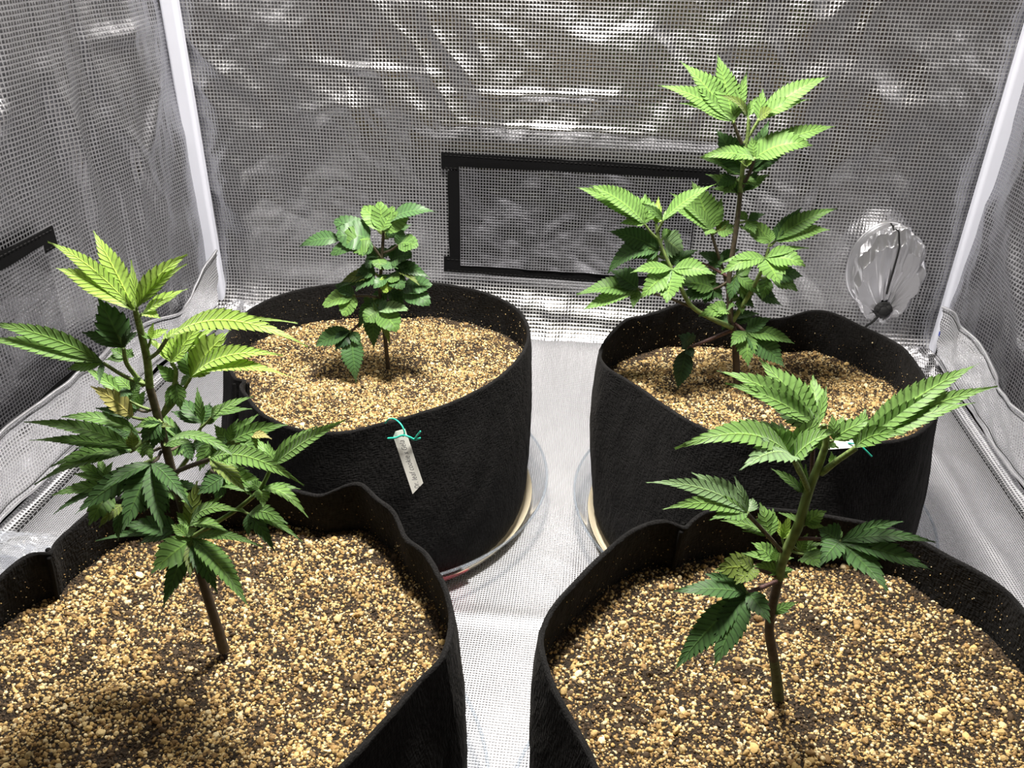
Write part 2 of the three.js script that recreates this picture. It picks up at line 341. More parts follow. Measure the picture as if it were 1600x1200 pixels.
// duct sleeve, gathered shut
{
  const cx = 0.432, cy = 0.149, t = thing('duct_sleeve', 'silver drawstring duct sleeve tied shut on the back wall', 'duct port', [cx, cy, ZB + 0.004]);
  const rim = 60, prof = [[0.0, 1, 0.0], [0.08, 1.02, 0.012], [0.22, 1.03, 0.028], [0.45, 0.98, 0.042], [0.68, 0.82, 0.048], [0.85, 0.55, 0.046], [0.95, 0.3, 0.044], [1.0, 0.17, 0.045]];
  const pf = (v) => { let i = 0; while (i < prof.length - 2 && v > prof[i + 1][0]) i++; const f = smooth(v, prof[i][0], prof[i + 1][0]); return [lerp(prof[i][1], prof[i + 1][1], f), lerp(prof[i][2], prof[i + 1][2], f)]; };
  // rings shrink from the oval collar on the wall to the gather low in front
  const ring = (u, v) => {
    const a = u * Math.PI * 2, [k, d] = pf(v), w = 0.047 * k, h = 0.066 * k;
    const f = 1 + smooth(v, 0.05, 0.4) * (0.05 * Math.cos(9 * a + 2 * noise(u * 3, v * 2, 4)) + 0.06 * noise(Math.cos(a) * 3, Math.sin(a) * 3, v * 4 + 5) + 0.07 * ridge(Math.cos(a) * 5 + v * 2, Math.sin(a) * 5 + v * 4, 8) + 0.03 * ridge(Math.cos(a) * 11, Math.sin(a) * 9 + v * 9, 12)) * (1 + 2.2 * smooth(v, 0.6, 1));
    return V(w * f * Math.cos(a) + 0.004 * v, h * f * Math.sin(a) + h - 0.066 + 0.003 * v, d + 0.006 * (f - 1));
  };
  mesh('sleeve', sheet(rim * 4, 70, 0.4, 0.14, (u, v) => ring(u, v)), M.nylon, t);
  mesh('collar', new THREE.TorusGeometry(1, 0.055, 6, 60).scale(0.0475, 0.0665, 0.06), M.nylon, t);
  const knot = [];
  for (let k = 0; k < 9; k++) { const a = k / 9 * 6.28; knot.push(new THREE.SphereGeometry(0.0058, 10, 8).scale(1, 0.8, 0.9).translate(0.004 + 0.0085 * Math.cos(a), -0.054 + 0.0075 * Math.sin(a), 0.047 + 0.002 * Math.sin(3 * a))); }
  knot.push(new THREE.SphereGeometry(0.0085, 12, 10).scale(1, 0.9, 0.7).translate(0.004, -0.054, 0.05), new THREE.TorusGeometry(0.011, 0.0026, 6, 20).translate(0.004, -0.054, 0.047));
  mesh('gathered_cuff', mergeGeometries(knot.map((g) => { g.deleteAttribute('uv'); return g.index ? g.toNonIndexed() : g; })), M.blackCord, t);
  const run = []; for (let i = 0; i <= 24; i++) { const v = 0.02 + i / 24 * 0.95; run.push(ring(0.25 + 0.03 * Math.sin(v * 5) * (1 - v), v).add(V(0, 0.0006, 0.0016))); }
  mesh('drawstring', tube(run, [0.0012, 0.0012], 6), M.blackCord, t);
  mesh('drawstring', tube([V(0.002, -0.058, 0.05), V(-0.006, -0.075, 0.046), V(-0.011, -0.095, 0.03), V(-0.012, -0.135, 0.022)], [0.0019, 0.0017], 6), M.blackCord, t);
}

// ------------------------------------------------------------ pots, soil, saucers
// rims: "bearing in degrees, radius in mm, height in mm" going round each pot
function rimOf(text) {
  const q = text.split(' ').map((s) => s.split(',').map(Number));
  return (deg) => {
    let d = ((deg + 180) % 360 + 360) % 360 - 180, i = q.findIndex((e) => e[0] > d);
    const b = q[i < 0 ? 0 : i], a = q[i < 0 ? q.length - 1 : (i + q.length - 1) % q.length];
    const da = ((b[0] - a[0]) % 360 + 360) % 360 || 360, dd = ((d - a[0]) % 360 + 360) % 360, f = dd / da;
    return [lerp(a[1], b[1], f) / 1000, lerp(a[2], b[2], f) / 1000];
  };
}
function smoothRim(rim) {
  const n = 360, t = [];
  for (let i = 0; i < n; i++) { let r = 0, h = 0, w = 0; for (let k = -4; k <= 4; k++) { const e = Math.exp(-k * k / 7), [a, b] = rim(i + k); r += a * e; h += b * e; w += e; } t.push([r / w, h / w]); }
  return (deg) => { const d = ((deg % 360) + 360) % 360, i = Math.floor(d), f = d - i; return [0, 1].map((c) => lerp(t[i % n][c], t[(i + 1) % n][c], f)); };
}
const SOIL = 0.16;
function pot(p) {
  const rim = smoothRim(rimOf(p.rim)), t = thing('fabric_pot', p.label, 'plant pot', [p.x, 0, p.z]), n = 300, T = 0.0042;
  const rows = [];
  for (let i = 0; i <= 26; i++) rows.push(['o', i / 26]);
  for (const a of [40, 90, 140]) rows.push(['t', a]);
  for (let i = 0; i <= 12; i++) rows.push(['i', 1 - i / 12]);
  const pt = (u, [kind, v]) => {
    const deg = u * 360, a = R(deg), [r1, h] = rim(deg);
    const fold = 0.006 * Math.exp(-Math.pow((((deg - p.seam + 540) % 360) - 180) / 2.2, 2));
    const dip = fold * 1.0;
    let r, y;
    if (kind === 't') { r = r1 - T / 2 + Math.cos(R(v)) * T / 2; y = h + Math.sin(R(v)) * T / 2; r -= dip; }
    else {
      const w = kind === 'o' ? v : lerp((SOIL - 0.04) / h, 1, v);
      const base = p.base + 0.003 * Math.cos(3 * a + p.k), prof = Math.sin(w * Math.PI) * 0.006;
      r = lerp(base, r1, w * w * (3 - 2 * w)) + prof + 0.0035 * fbm(Math.cos(a) * 3, Math.sin(a) * 3 + w * 2, p.k) * Math.sin(Math.min(1, w) * Math.PI) + 0.0008 * noise(a * 30, w * 8, p.k) - dip * w;
      if (w < 0.06 && kind === 'o') r -= 0.012 * Math.pow(1 - w / 0.06, 2);
      if (kind === 'i') r -= T;
      y = 0.007 + w * (h - 0.007);
    }
    return V(Math.cos(a) * r, y, Math.sin(a) * r);
  };
  const g = sheet(n, rows.length - 1, 1.05, 0.3, (u, v) => pt(u, rows[Math.round(v * (rows.length - 1))]));
  mesh('wall', g, M.felt, t);
  mesh('base', new THREE.CylinderGeometry(p.base - 0.013, p.base - 0.013, 0.004, 60).translate(0, 0.009, 0), M.felt, t);
  // stitched overlap of the felt
  const sp = (v, off, dr) => { const [r1, h] = rim(p.seam + off), a = R(p.seam + off), r = lerp(p.base, r1, v * v * (3 - 2 * v)) + 0.006 * Math.sin(v * Math.PI) + dr; return V(Math.cos(a) * r, 0.007 + v * (h - 0.007) + 0.001, Math.sin(a) * r); };
  for (const [dr, off] of [[0.0006, 1.6], [-T - 0.0068, -1.0]]) {
    const q = []; for (let i = 0; i <= 12; i++) q.push(sp(lerp(dr > 0 ? 0.05 : 0.75, 0.985, i / 12), off, dr)); mesh('seam', tube(q, [0.0018, 0.002], 6, 2), M.felt, t);
  }
  // soil
  const soilY = (x, z) => SOIL + p.soil * 0.001 + 0.004 * fbm(x * 9, z * 9, p.k + 3) + 0.0025 * noise(x * 40, z * 40, p.k) + (p.tilt ?? 0) * z;
  const inner = (deg) => { const [r1, h] = rim(deg), w = SOIL / h; return lerp(p.base, r1, w * w * (3 - 2 * w)) + Math.sin(w * Math.PI) * 0.006 - T; };
  const so = mesh('potting_soil', sheet(160, 50, 1, 1, (u, v) => { const a = -u * Math.PI * 2, r = v * (inner(u * -360) + 0.001); const x = Math.cos(a) * r, z = Math.sin(a) * r; return V(p.x + x, soilY(x, z), p.z + z); }), M.soil);
  { const q = so.geometry.attributes.position, uv = so.geometry.attributes.uv; for (let i = 0; i < q.count; i++) uv.setXY(i, q.getX(i) * 4, q.getZ(i) * 4); }
  so.userData = { label: p.soilLabel, category: 'soil', kind: 'stuff' };
  // loose gravelly grains on top
  const N = p.grains, ico = new THREE.IcosahedronGeometry(1, 1), ip = ico.attributes.position;
  for (let i = 0; i < ip.count; i++) { const f = 1 + 0.25 * noise(ip.getX(i) * 1.6, ip.getY(i) * 1.6, ip.getZ(i) * 1.6 + p.k); ip.setXYZ(i, ip.getX(i) * f, ip.getY(i) * f * 0.82, ip.getZ(i) * f); }
  ico.computeVertexNormals();
  const im = new THREE.InstancedMesh(ico, M.grain, N); im.name = 'grains'; im.castShadow = im.receiveShadow = true; im.userData.kind = 'stuff';
  const mt = new THREE.Matrix4(), qt = new THREE.Quaternion(), col = new THREE.Color();
  const pal = [[0.58, 0.44, 0.21], [0.46, 0.32, 0.125], [0.36, 0.235, 0.085], [0.68, 0.56, 0.33], [0.27, 0.165, 0.06], [0.5, 0.345, 0.14], [0.2, 0.12, 0.045]];
  for (let i = 0; i < N; i++) {
    const a = rnd() * 6.2832, rm = inner(a * 57.2958) - 0.001, r = Math.sqrt(rnd()) * rm, x = Math.cos(a) * r, z = Math.sin(a) * r;
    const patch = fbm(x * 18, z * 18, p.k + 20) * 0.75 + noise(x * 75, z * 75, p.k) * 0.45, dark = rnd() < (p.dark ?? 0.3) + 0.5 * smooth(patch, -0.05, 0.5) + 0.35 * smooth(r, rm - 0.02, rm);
    let s = p.size * Math.exp(rr(-0.65, 0.45)); if (rnd() < 0.05) s *= rr(1.5, 2.3); if (dark) s *= 0.85;
    qt.setFromEuler(new THREE.Euler(rr(0, 6), rr(0, 6), rr(0, 6)));
    mt.compose(V(p.x + x, soilY(x, z) + s * rr(-0.3, 0.45), p.z + z), qt, V(s * rr(0.8, 1.25), s * rr(0.7, 1.1), s * rr(0.8, 1.25)));
    im.setMatrixAt(i, mt);
    const c = pal[Math.floor(rnd() * pal.length)], k = rr(0.75, 1.3);
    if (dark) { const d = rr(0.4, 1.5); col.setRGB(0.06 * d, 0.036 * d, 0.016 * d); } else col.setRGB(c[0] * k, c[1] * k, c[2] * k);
    im.setColorAt(i, col);
  }
  so.add(im);
  // crumbs stuck to the inside of the felt
  const cr = new THREE.InstancedMesh(ico, M.grain, 1200); cr.name = 'crumbs'; cr.userData.kind = 'stuff';
  for (let i = 0; i < 1200; i++) {
    const deg = rnd() * 360, a = R(deg), [r1, h] = rim(deg), v = Math.pow(rnd(), 3.2), y = SOIL + 0.002 + v * (h - SOIL - 0.006), w = y / h, r = lerp(p.base, r1, w * w * (3 - 2 * w)) + Math.sin(w * Math.PI) * 0.006 - T - 0.0008, s = p.size * rr(0.2, 0.6) * (rnd() < 0.05 ? 1.8 : 1);
    mt.compose(V(p.x + Math.cos(a) * r, y, p.z + Math.sin(a) * r), qt, V(s, s, s)); cr.setMatrixAt(i, mt);
    const c = pal[i % pal.length], k = rr(0.15, 1.0); cr.setColorAt(i, col.setRGB(c[0] * k, c[1] * k, c[2] * k));
  }
  so.add(cr);
  // saucer
  const sc = thing('saucer', p.saucer, 'saucer', [p.sx ?? p.x, 0.0045, p.sz ?? p.z]);
  mesh('dish', new THREE.LatheGeometry([[0, 0.0006], [0.15, 0.0006], [0.168, 0.001], [0.174, 0.004], [0.184, 0.02], [0.193, 0.036]].map((e) => new THREE.Vector2(...e)), 96), M.clear, sc);
  mesh('lip', new THREE.TorusGeometry(0.1945, 0.0016, 6, 96).rotateX(Math.PI / 2).translate(0, 0.0365, 0), M.clearRim, sc);
  mesh('runoff_residue', new THREE.LatheGeometry([[0.1, 0.0012], [0.167, 0.0014], [0.1735, 0.005], [0.178, 0.0125], [0.177, 0.0128], [0.172, 0.0058], [0.1655, 0.0022], [0.1, 0.002]].map((e) => new THREE.Vector2(...e)), 80), M.residue, sc);
  return t;
}
pot({ x: -0.234, z: -0.775, base: 0.171, seam: 139, k: 3, dark: 0.2, soil: 0, grains: 42000, size: 0.00085, label: 'black felt pot with the label tag tied to its rim', soilLabel: 'tan gravelly soil in the pot with the label tag', saucer: 'clear plastic saucer under the pot with the label tag',
  rim: '-171,168,200 -159,175,203 -147,177,205 -136,176,206 -123,171,207 -110,167,207 -88,168,208 -72,174,208 -58,181,207 -46,186,205 -36,186,203 -26,181,200 -10,169,200 0,162,200 14,155,200 34,150,200 55,151,200 71,152,196 83,162,194 93,166,194 103,165,195 113,163,199 124,153,200 137,146,200 153,147,200 173,158,200' });
pot({ x: 0.187, z: -0.775, base: 0.17, seam: -85, k: 8, dark: 0.24, soil: 0, grains: 42000, size: 0.00092, label: 'black felt pot with a wavy rim below the silver duct sleeve', soilLabel: 'tan gravelly soil round the tallest plant below the duct sleeve', saucer: 'clear plastic saucer under the wavy rimmed pot below the duct sleeve',
  rim: '-176,180,200 -170,180,203 -160,176,210 -151,172,215 -144,166,212 -135,160,213 -125,158,217 -114,152,217 -103,138,212 -94,130,208 -82,128,206 -75,133,208 -66,150,215 -61,155,217 -55,159,215 -44,156,212 -34,160,210 -25,163,208 -15,158,205 -1,155,200 23,156,207 34,156,207 45,156,207 53,154,207 64,148,207 94,145,207 110,154,207 125,153,207 138,149,207 153,150,207 164,160,207 171,172,207' });
pot({ x: -0.244, z: -0.36, base: 0.172, seam: -156, k: 13, soil: 0, grains: 42000, size: 0.00092, label: 'black felt pot with a notched rim at the lower left', soilLabel: 'tan gravelly soil in the notched pot at the lower left', saucer: 'clear plastic saucer under the notched pot at the lower left',
  rim: '-169,155,200 -165,152,205 -161,150,207 -157,148,207 -155,147,202 -151,152,203 -146,155,205 -139,165,206 -132,167,207 -122,164,205 -108,158,204 -96,157,203 -83,160,200 -76,162,197 -71,175,205 -68,182,208 -63,177,205 -59,174,204 -55,174,205 -51,171,203 -46,165,199 -42,164,200 -37,167,202 -33,168,203 -28,168,203 -22,170,202 -14,172,200 -5,170,203 1,168,203 5,161,203 11,156,203 22,152,203 40,153,203 90,156,200 130,158,200 165,158,200' });
pot({ x: 0.155, z: -0.36, base: 0.172, seam: -117, k: 19, soil: 0, grains: 42000, size: 0.00092, label: 'black felt pot with a folded rim at the lower right', soilLabel: 'tan gravelly soil with dark patches in the lower right pot', saucer: 'clear plastic saucer under the folded rim pot at the lower right',
  rim: '-178,172,203 -170,179,197 -165,180,197 -160,179,198 -152,176,200 -145,176,202 -139,177,203 -131,180,206 -124,180,207 -119,177,206 -117,174,203 -115,172,202 -110,177,208 -101,178,208 -88,179,206 -76,183,204 -70,187,203 -63,191,203 -57,188,203 -51,184,203 -45,183,204 -40,182,204 -36,180,204 -31,174,202 0,168,202 45,160,201 90,156,200 130,152,202 160,153,203 167,157,203 174,164,203' });

// ------------------------------------------------------------ plants
// A plant is traced with points "x,y" of the photograph lying in the upright plane through its stem, plus its own depth towards the camera.
const UP = V(0, 1, 0);
class Plant {
  constructor(name, label, z, base) { this.z = z; this.root = thing(name, label, 'plant'); const b = at(...base, z); this.root.position.copy(b); this.b = b; this.pts = []; this.pxm = 1300 / b.clone().sub(eye).dot(camera.getWorldDirection(V(0, 0, 0))); }
  p(x, y, d = 0) { return at(x, y, this.z + d).sub(this.b); }
  add(name, geo, mat, parent) { return mesh(name, geo, mat, parent ?? this.root); }
  // stem or branch: "x,y,radius in px[,depth in cm]"
  stem(name, tone, text) {
    const q = text.trim().split(/\s+/).map((s) => s.split(',').map(Number)), P = q.map((e) => this.p(e[0], e[1], (e[3] ?? 0) / 100));
    q.forEach((e, i) => { this.pts.push([e[0], e[1], (e[3] ?? 0) / 100]); if (i) { const f = q[i - 1]; for (const k of [0.25, 0.5, 0.75]) this.pts.push([lerp(f[0], e[0], k), lerp(f[1], e[1], k), lerp(f[3] ?? 0, e[3] ?? 0, k) / 100]); } });
    this.add(name, tube(P, q.map((e) => e[2] / this.pxm), 9, 6), STEM[tone]);
  }
  // compound leaf: tone, "hub x,y", leaflets "x,y,width[,bow[,depth cm]][tone]", options: from (where the petiole leaves the stem), d (depth of the hub in cm), r (petiole radius px), round
  leaf(tone, hub, text, o = {}) {
    const [hx, hy] = hub.split(',').map(Number);
    let node = o.from?.split(',').map(Number);
    if (node) { let best = this.pts[0]; for (const e of this.pts) if (Math.hypot(e[0] - node[0], e[1] - node[1]) < Math.hypot(best[0] - node[0], best[1] - node[1])) best = e; node = [node[0], node[1], best[2]]; }
    else { let best = this.pts[0]; for (const e of this.pts) if (Math.hypot(e[0] - hx, e[1] - hy) < Math.hypot(best[0] - hx, best[1] - hy)) best = e; node = best; }
    const dh = o.d !== undefined ? o.d / 100 : node[2] + clamp((hy - node[1]) / this.pxm * 0.35, -0.02, 0.03);
    const A = this.p(node[0], node[1], node[2]), B = this.p(hx, hy, dh), L = A.distanceTo(B);
    const mid = A.clone().lerp(B, 0.5).addScaledVector(UP, o.arch ?? -0.06 * L), r = (o.r ?? 2.2) / this.pxm;
    const lf = this.add('leaf', L < 0.002 ? new THREE.SphereGeometry(r * 1.2, 8, 6).translate(B.x, B.y, B.z) : tube([A, mid, B], [r, r * 0.8], 6, 3), STEM[o.st ?? (L > 0.015 && 'mdvoc'.includes(tone) ? 'b' : 'g')]);
    for (const s of text.trim().split(/\s+/)) {
      const tn = /[a-z]$/.test(s) ? s.slice(-1) : tone, e = s.replace(/[a-z]$/, '').split(',').map(Number);
      const dz = e[4] !== undefined ? e[4] / 100 : clamp((e[1] - hy) / this.pxm * 0.55, -0.035, 0.04) + rr(-0.006, 0.008);
      this.add('leaflet', leaflet(B, this.p(e[0], e[1], dh + dz), e[2] / this.pxm, e[3] ?? rr(0.03, 0.09), eye.clone().sub(this.b), o.round), TONE[tn], lf);
    }
    return lf;
  }
}
function leaflet(base, tip, width, bow, eyeAt, round) {
  const dir = tip.clone().sub(base), len = dir.length(); dir.normalize();
  const mid = base.clone().lerp(tip, 0.5), view = eyeAt.clone().sub(mid).normalize();
  let n = UP.clone().multiplyScalar(0.75).addScaledVector(view, 0.85);
  n.addScaledVector(dir, -n.dot(dir)).normalize();
  n.applyAxisAngle(dir, rr(-0.28, 0.28));
  const side = dir.clone().cross(n).normalize();
  let b = UP.clone().addScaledVector(view, 0.25); b.addScaledVector(dir, -b.dot(dir)); if (b.length() < 0.2) b.copy(n); b.normalize();
  const teeth = clamp(Math.round(len / 0.004), 7, 20), fold = round ? rr(-0.1, 0.3) : rr(0.1, 0.34), twist = rr(-0.25, 0.25), wob = rr(0, 6.28);
  const prof = round ? (t) => Math.pow(Math.sin(Math.PI * Math.pow(t, 0.85)), 0.62) * (t > 0.9 ? 1 - (t - 0.9) * 3.5 : 1) : (t) => Math.pow(Math.sin(Math.PI * Math.pow(clamp(t, 0, 1), 0.78)), 1.15) * (1 - 0.42 * Math.pow(t, 3)) + 0.02 * (1 - t);
  const P = [], U = [], I = [], C = [-1, -0.5, 0, 0.5, 1];
  let rows = 0;
  const put = (t, ph) => {
    const k = 4 * t * (1 - t), c = base.clone().addScaledVector(dir, t * len).addScaledVector(b, bow * len * k);
    const hw = Math.max(0.00035, width * 0.6 * prof(t)), tan = dir.clone().addScaledVector(b, bow * 4 * (1 - 2 * t)).normalize();
    const nn = n.clone().addScaledVector(tan, -n.dot(tan)).normalize().applyAxisAngle(tan, twist * (t - 0.3)), ss = tan.clone().cross(nn);
    for (const s of C) {
      const e = Math.abs(s), edge = e > 0.9 ? (round ? 0.96 + 0.08 * ph : 0.9 + 0.22 * ph) : 1;
      const wave = (e > 0.9 ? 0.045 : 0.03) * Math.sin(t * 9 + wob + s) * width * 1.2;
      const q = c.clone().addScaledVector(ss, s * hw * edge * Math.cos(fold)).addScaledVector(nn, e * hw * Math.sin(fold) + wave * (e ? 1 : 0)).addScaledVector(tan, e > 0.9 ? ph * len * 0.45 / teeth : e * len * 0.12 / teeth);
      P.push(q.x, q.y, q.z); U.push(s / 2 + 0.5, t * teeth / 11 + (ph >= 0 ? 0 : 0));
    }
    rows++;
  };
  for (let k = 0; k < teeth; k++) for (const ph of [0, 0.5, 0.95]) put((k + ph) / teeth * 0.99, ph);
  put(1, 0);
  for (let i = 0; i < rows - 1; i++) for (let j = 0; j < 4; j++) { const q = i * 5 + j; I.push(q, q + 5, q + 1, q + 1, q + 5, q + 6); }
  const g = new THREE.BufferGeometry();
  g.setAttribute('position', new THREE.Float32BufferAttribute(P, 3)); g.setAttribute('uv', new THREE.Float32BufferAttribute(U, 2)); g.setIndex(I); g.computeVertexNormals();
  return g;
}
{ // ---- left front plant
  const P = new Plant('cannabis_plant', 'tall cannabis plant in the notched pot, its bright yellow green top at the left', -0.383, [350, 1015]);
  P.stem('stem', 'k', '350,1016,8.5 338,975,7.5 318,912,7 300,850,6.5 283,785,6.2');
  P.stem('stem', 'b', '283,785,6.2 268,733,6 257,690,5.8 245,645,5.5 234,605,5.2');
  P.stem('stem', 'g', '234,605,5.2 230,562,5 217,506,4.2 212,487,3.5');
  P.stem('branch', 'g', '226,603,3.5 210,585,3 197,566,2.8,0.5 193,545,2.4,0.8');
  P.stem('branch', 'g', '252,652,3.6,-0.5 268,615,3.2,-1 275,580,3,-1.4 268,566,2.6,-1.4');
  P.stem('branch', 'k', '275,737,3.4 300,727,3.2,1 330,717,3,2');
  P.stem('branch', 'g', '272,745,3.2,-1 300,705,3,-2 312,672,2.8,-2.4');
  P.stem('branch', 'g', '290,800,3.2,-0.6 318,760,3,-1.6 340,720,2.8,-2 355,693,2.6,-2');
  P.stem('branch', 'g', '296,842,3.4,0.4 345,812,3.2,0.6 374,793,3,0.6 405,766,3,0.2 423,733,2.6,0');
  P.stem('branch', 'g', '238,680,3 222,690,2.6,1 208,702,2.4,1.6'); P.stem('branch', 'g', '248,715,3 200,735,2.5,1 168,750,2.3,1.5');
  const L = (...a) => P.leaf(...a);
  // top
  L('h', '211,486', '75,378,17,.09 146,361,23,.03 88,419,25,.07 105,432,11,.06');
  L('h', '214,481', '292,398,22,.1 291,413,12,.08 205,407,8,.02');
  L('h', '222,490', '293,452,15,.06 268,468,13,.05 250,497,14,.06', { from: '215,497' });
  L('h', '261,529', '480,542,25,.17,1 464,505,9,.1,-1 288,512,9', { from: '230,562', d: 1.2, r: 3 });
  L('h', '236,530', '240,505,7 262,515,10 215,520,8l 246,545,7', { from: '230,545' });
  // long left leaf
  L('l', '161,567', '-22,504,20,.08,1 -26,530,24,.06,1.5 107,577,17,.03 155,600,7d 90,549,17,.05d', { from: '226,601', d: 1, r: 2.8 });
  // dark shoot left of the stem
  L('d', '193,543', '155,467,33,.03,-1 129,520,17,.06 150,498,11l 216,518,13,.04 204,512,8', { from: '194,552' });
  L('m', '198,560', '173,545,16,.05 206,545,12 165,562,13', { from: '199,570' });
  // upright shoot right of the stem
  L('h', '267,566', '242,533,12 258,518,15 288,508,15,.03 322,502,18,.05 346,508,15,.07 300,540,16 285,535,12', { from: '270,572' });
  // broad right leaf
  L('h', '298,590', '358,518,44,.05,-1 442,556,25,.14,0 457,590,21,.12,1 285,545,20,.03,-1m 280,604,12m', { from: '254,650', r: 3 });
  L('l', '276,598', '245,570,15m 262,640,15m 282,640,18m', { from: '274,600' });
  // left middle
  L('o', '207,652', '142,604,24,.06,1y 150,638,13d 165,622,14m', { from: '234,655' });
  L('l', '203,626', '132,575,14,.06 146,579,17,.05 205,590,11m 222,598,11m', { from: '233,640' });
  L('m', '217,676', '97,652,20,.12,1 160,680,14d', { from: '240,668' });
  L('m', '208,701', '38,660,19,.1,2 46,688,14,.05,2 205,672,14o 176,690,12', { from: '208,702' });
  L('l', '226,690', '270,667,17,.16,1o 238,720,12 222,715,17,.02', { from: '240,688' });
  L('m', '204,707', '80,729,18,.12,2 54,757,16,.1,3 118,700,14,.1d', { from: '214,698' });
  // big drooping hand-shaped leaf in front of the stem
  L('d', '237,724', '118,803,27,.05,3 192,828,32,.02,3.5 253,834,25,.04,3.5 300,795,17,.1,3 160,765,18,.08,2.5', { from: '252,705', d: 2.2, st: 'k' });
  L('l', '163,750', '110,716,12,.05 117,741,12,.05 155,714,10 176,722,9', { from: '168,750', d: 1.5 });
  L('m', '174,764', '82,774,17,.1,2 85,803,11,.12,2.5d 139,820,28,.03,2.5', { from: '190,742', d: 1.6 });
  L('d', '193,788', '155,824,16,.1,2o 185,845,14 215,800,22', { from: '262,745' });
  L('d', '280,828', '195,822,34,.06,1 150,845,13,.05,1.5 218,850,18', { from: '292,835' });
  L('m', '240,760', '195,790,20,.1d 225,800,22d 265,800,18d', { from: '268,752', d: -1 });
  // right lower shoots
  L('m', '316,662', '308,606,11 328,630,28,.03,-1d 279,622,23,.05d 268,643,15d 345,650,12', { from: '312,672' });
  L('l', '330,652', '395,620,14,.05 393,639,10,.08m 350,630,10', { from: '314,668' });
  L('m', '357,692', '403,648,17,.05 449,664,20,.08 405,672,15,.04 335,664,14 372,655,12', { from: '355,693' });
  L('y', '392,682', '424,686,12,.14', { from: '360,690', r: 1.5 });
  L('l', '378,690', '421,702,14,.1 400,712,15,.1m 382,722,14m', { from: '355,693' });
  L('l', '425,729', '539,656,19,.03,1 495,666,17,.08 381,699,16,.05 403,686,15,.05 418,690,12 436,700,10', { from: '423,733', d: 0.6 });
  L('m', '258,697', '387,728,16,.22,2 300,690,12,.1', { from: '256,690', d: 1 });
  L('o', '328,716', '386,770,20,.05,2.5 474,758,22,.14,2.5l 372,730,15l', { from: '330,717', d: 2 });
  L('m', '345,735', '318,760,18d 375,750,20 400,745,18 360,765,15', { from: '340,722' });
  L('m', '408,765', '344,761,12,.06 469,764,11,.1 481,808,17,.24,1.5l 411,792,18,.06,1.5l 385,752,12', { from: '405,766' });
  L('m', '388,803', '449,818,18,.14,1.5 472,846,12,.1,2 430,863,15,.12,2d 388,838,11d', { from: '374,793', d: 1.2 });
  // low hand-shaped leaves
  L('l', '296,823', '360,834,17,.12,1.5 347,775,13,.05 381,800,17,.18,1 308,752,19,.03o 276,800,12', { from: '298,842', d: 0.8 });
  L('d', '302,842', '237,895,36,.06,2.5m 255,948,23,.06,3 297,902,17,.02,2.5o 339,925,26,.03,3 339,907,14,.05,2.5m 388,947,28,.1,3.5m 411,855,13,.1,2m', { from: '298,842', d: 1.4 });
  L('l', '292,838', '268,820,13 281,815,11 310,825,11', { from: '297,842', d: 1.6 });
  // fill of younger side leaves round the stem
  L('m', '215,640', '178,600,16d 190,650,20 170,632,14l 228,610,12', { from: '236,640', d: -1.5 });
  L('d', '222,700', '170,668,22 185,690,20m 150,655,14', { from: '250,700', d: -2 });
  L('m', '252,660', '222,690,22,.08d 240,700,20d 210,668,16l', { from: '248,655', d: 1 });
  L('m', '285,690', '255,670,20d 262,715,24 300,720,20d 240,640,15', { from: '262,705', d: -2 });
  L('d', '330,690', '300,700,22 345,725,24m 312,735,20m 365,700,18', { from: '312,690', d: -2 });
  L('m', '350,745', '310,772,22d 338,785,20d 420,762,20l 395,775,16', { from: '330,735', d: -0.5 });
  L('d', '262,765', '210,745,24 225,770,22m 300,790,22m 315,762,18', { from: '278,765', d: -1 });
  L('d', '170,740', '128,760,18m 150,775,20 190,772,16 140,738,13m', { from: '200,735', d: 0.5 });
  L('m', '205,610', '180,588,13l 222,590,12 188,620,13d', { from: '212,590' });
}
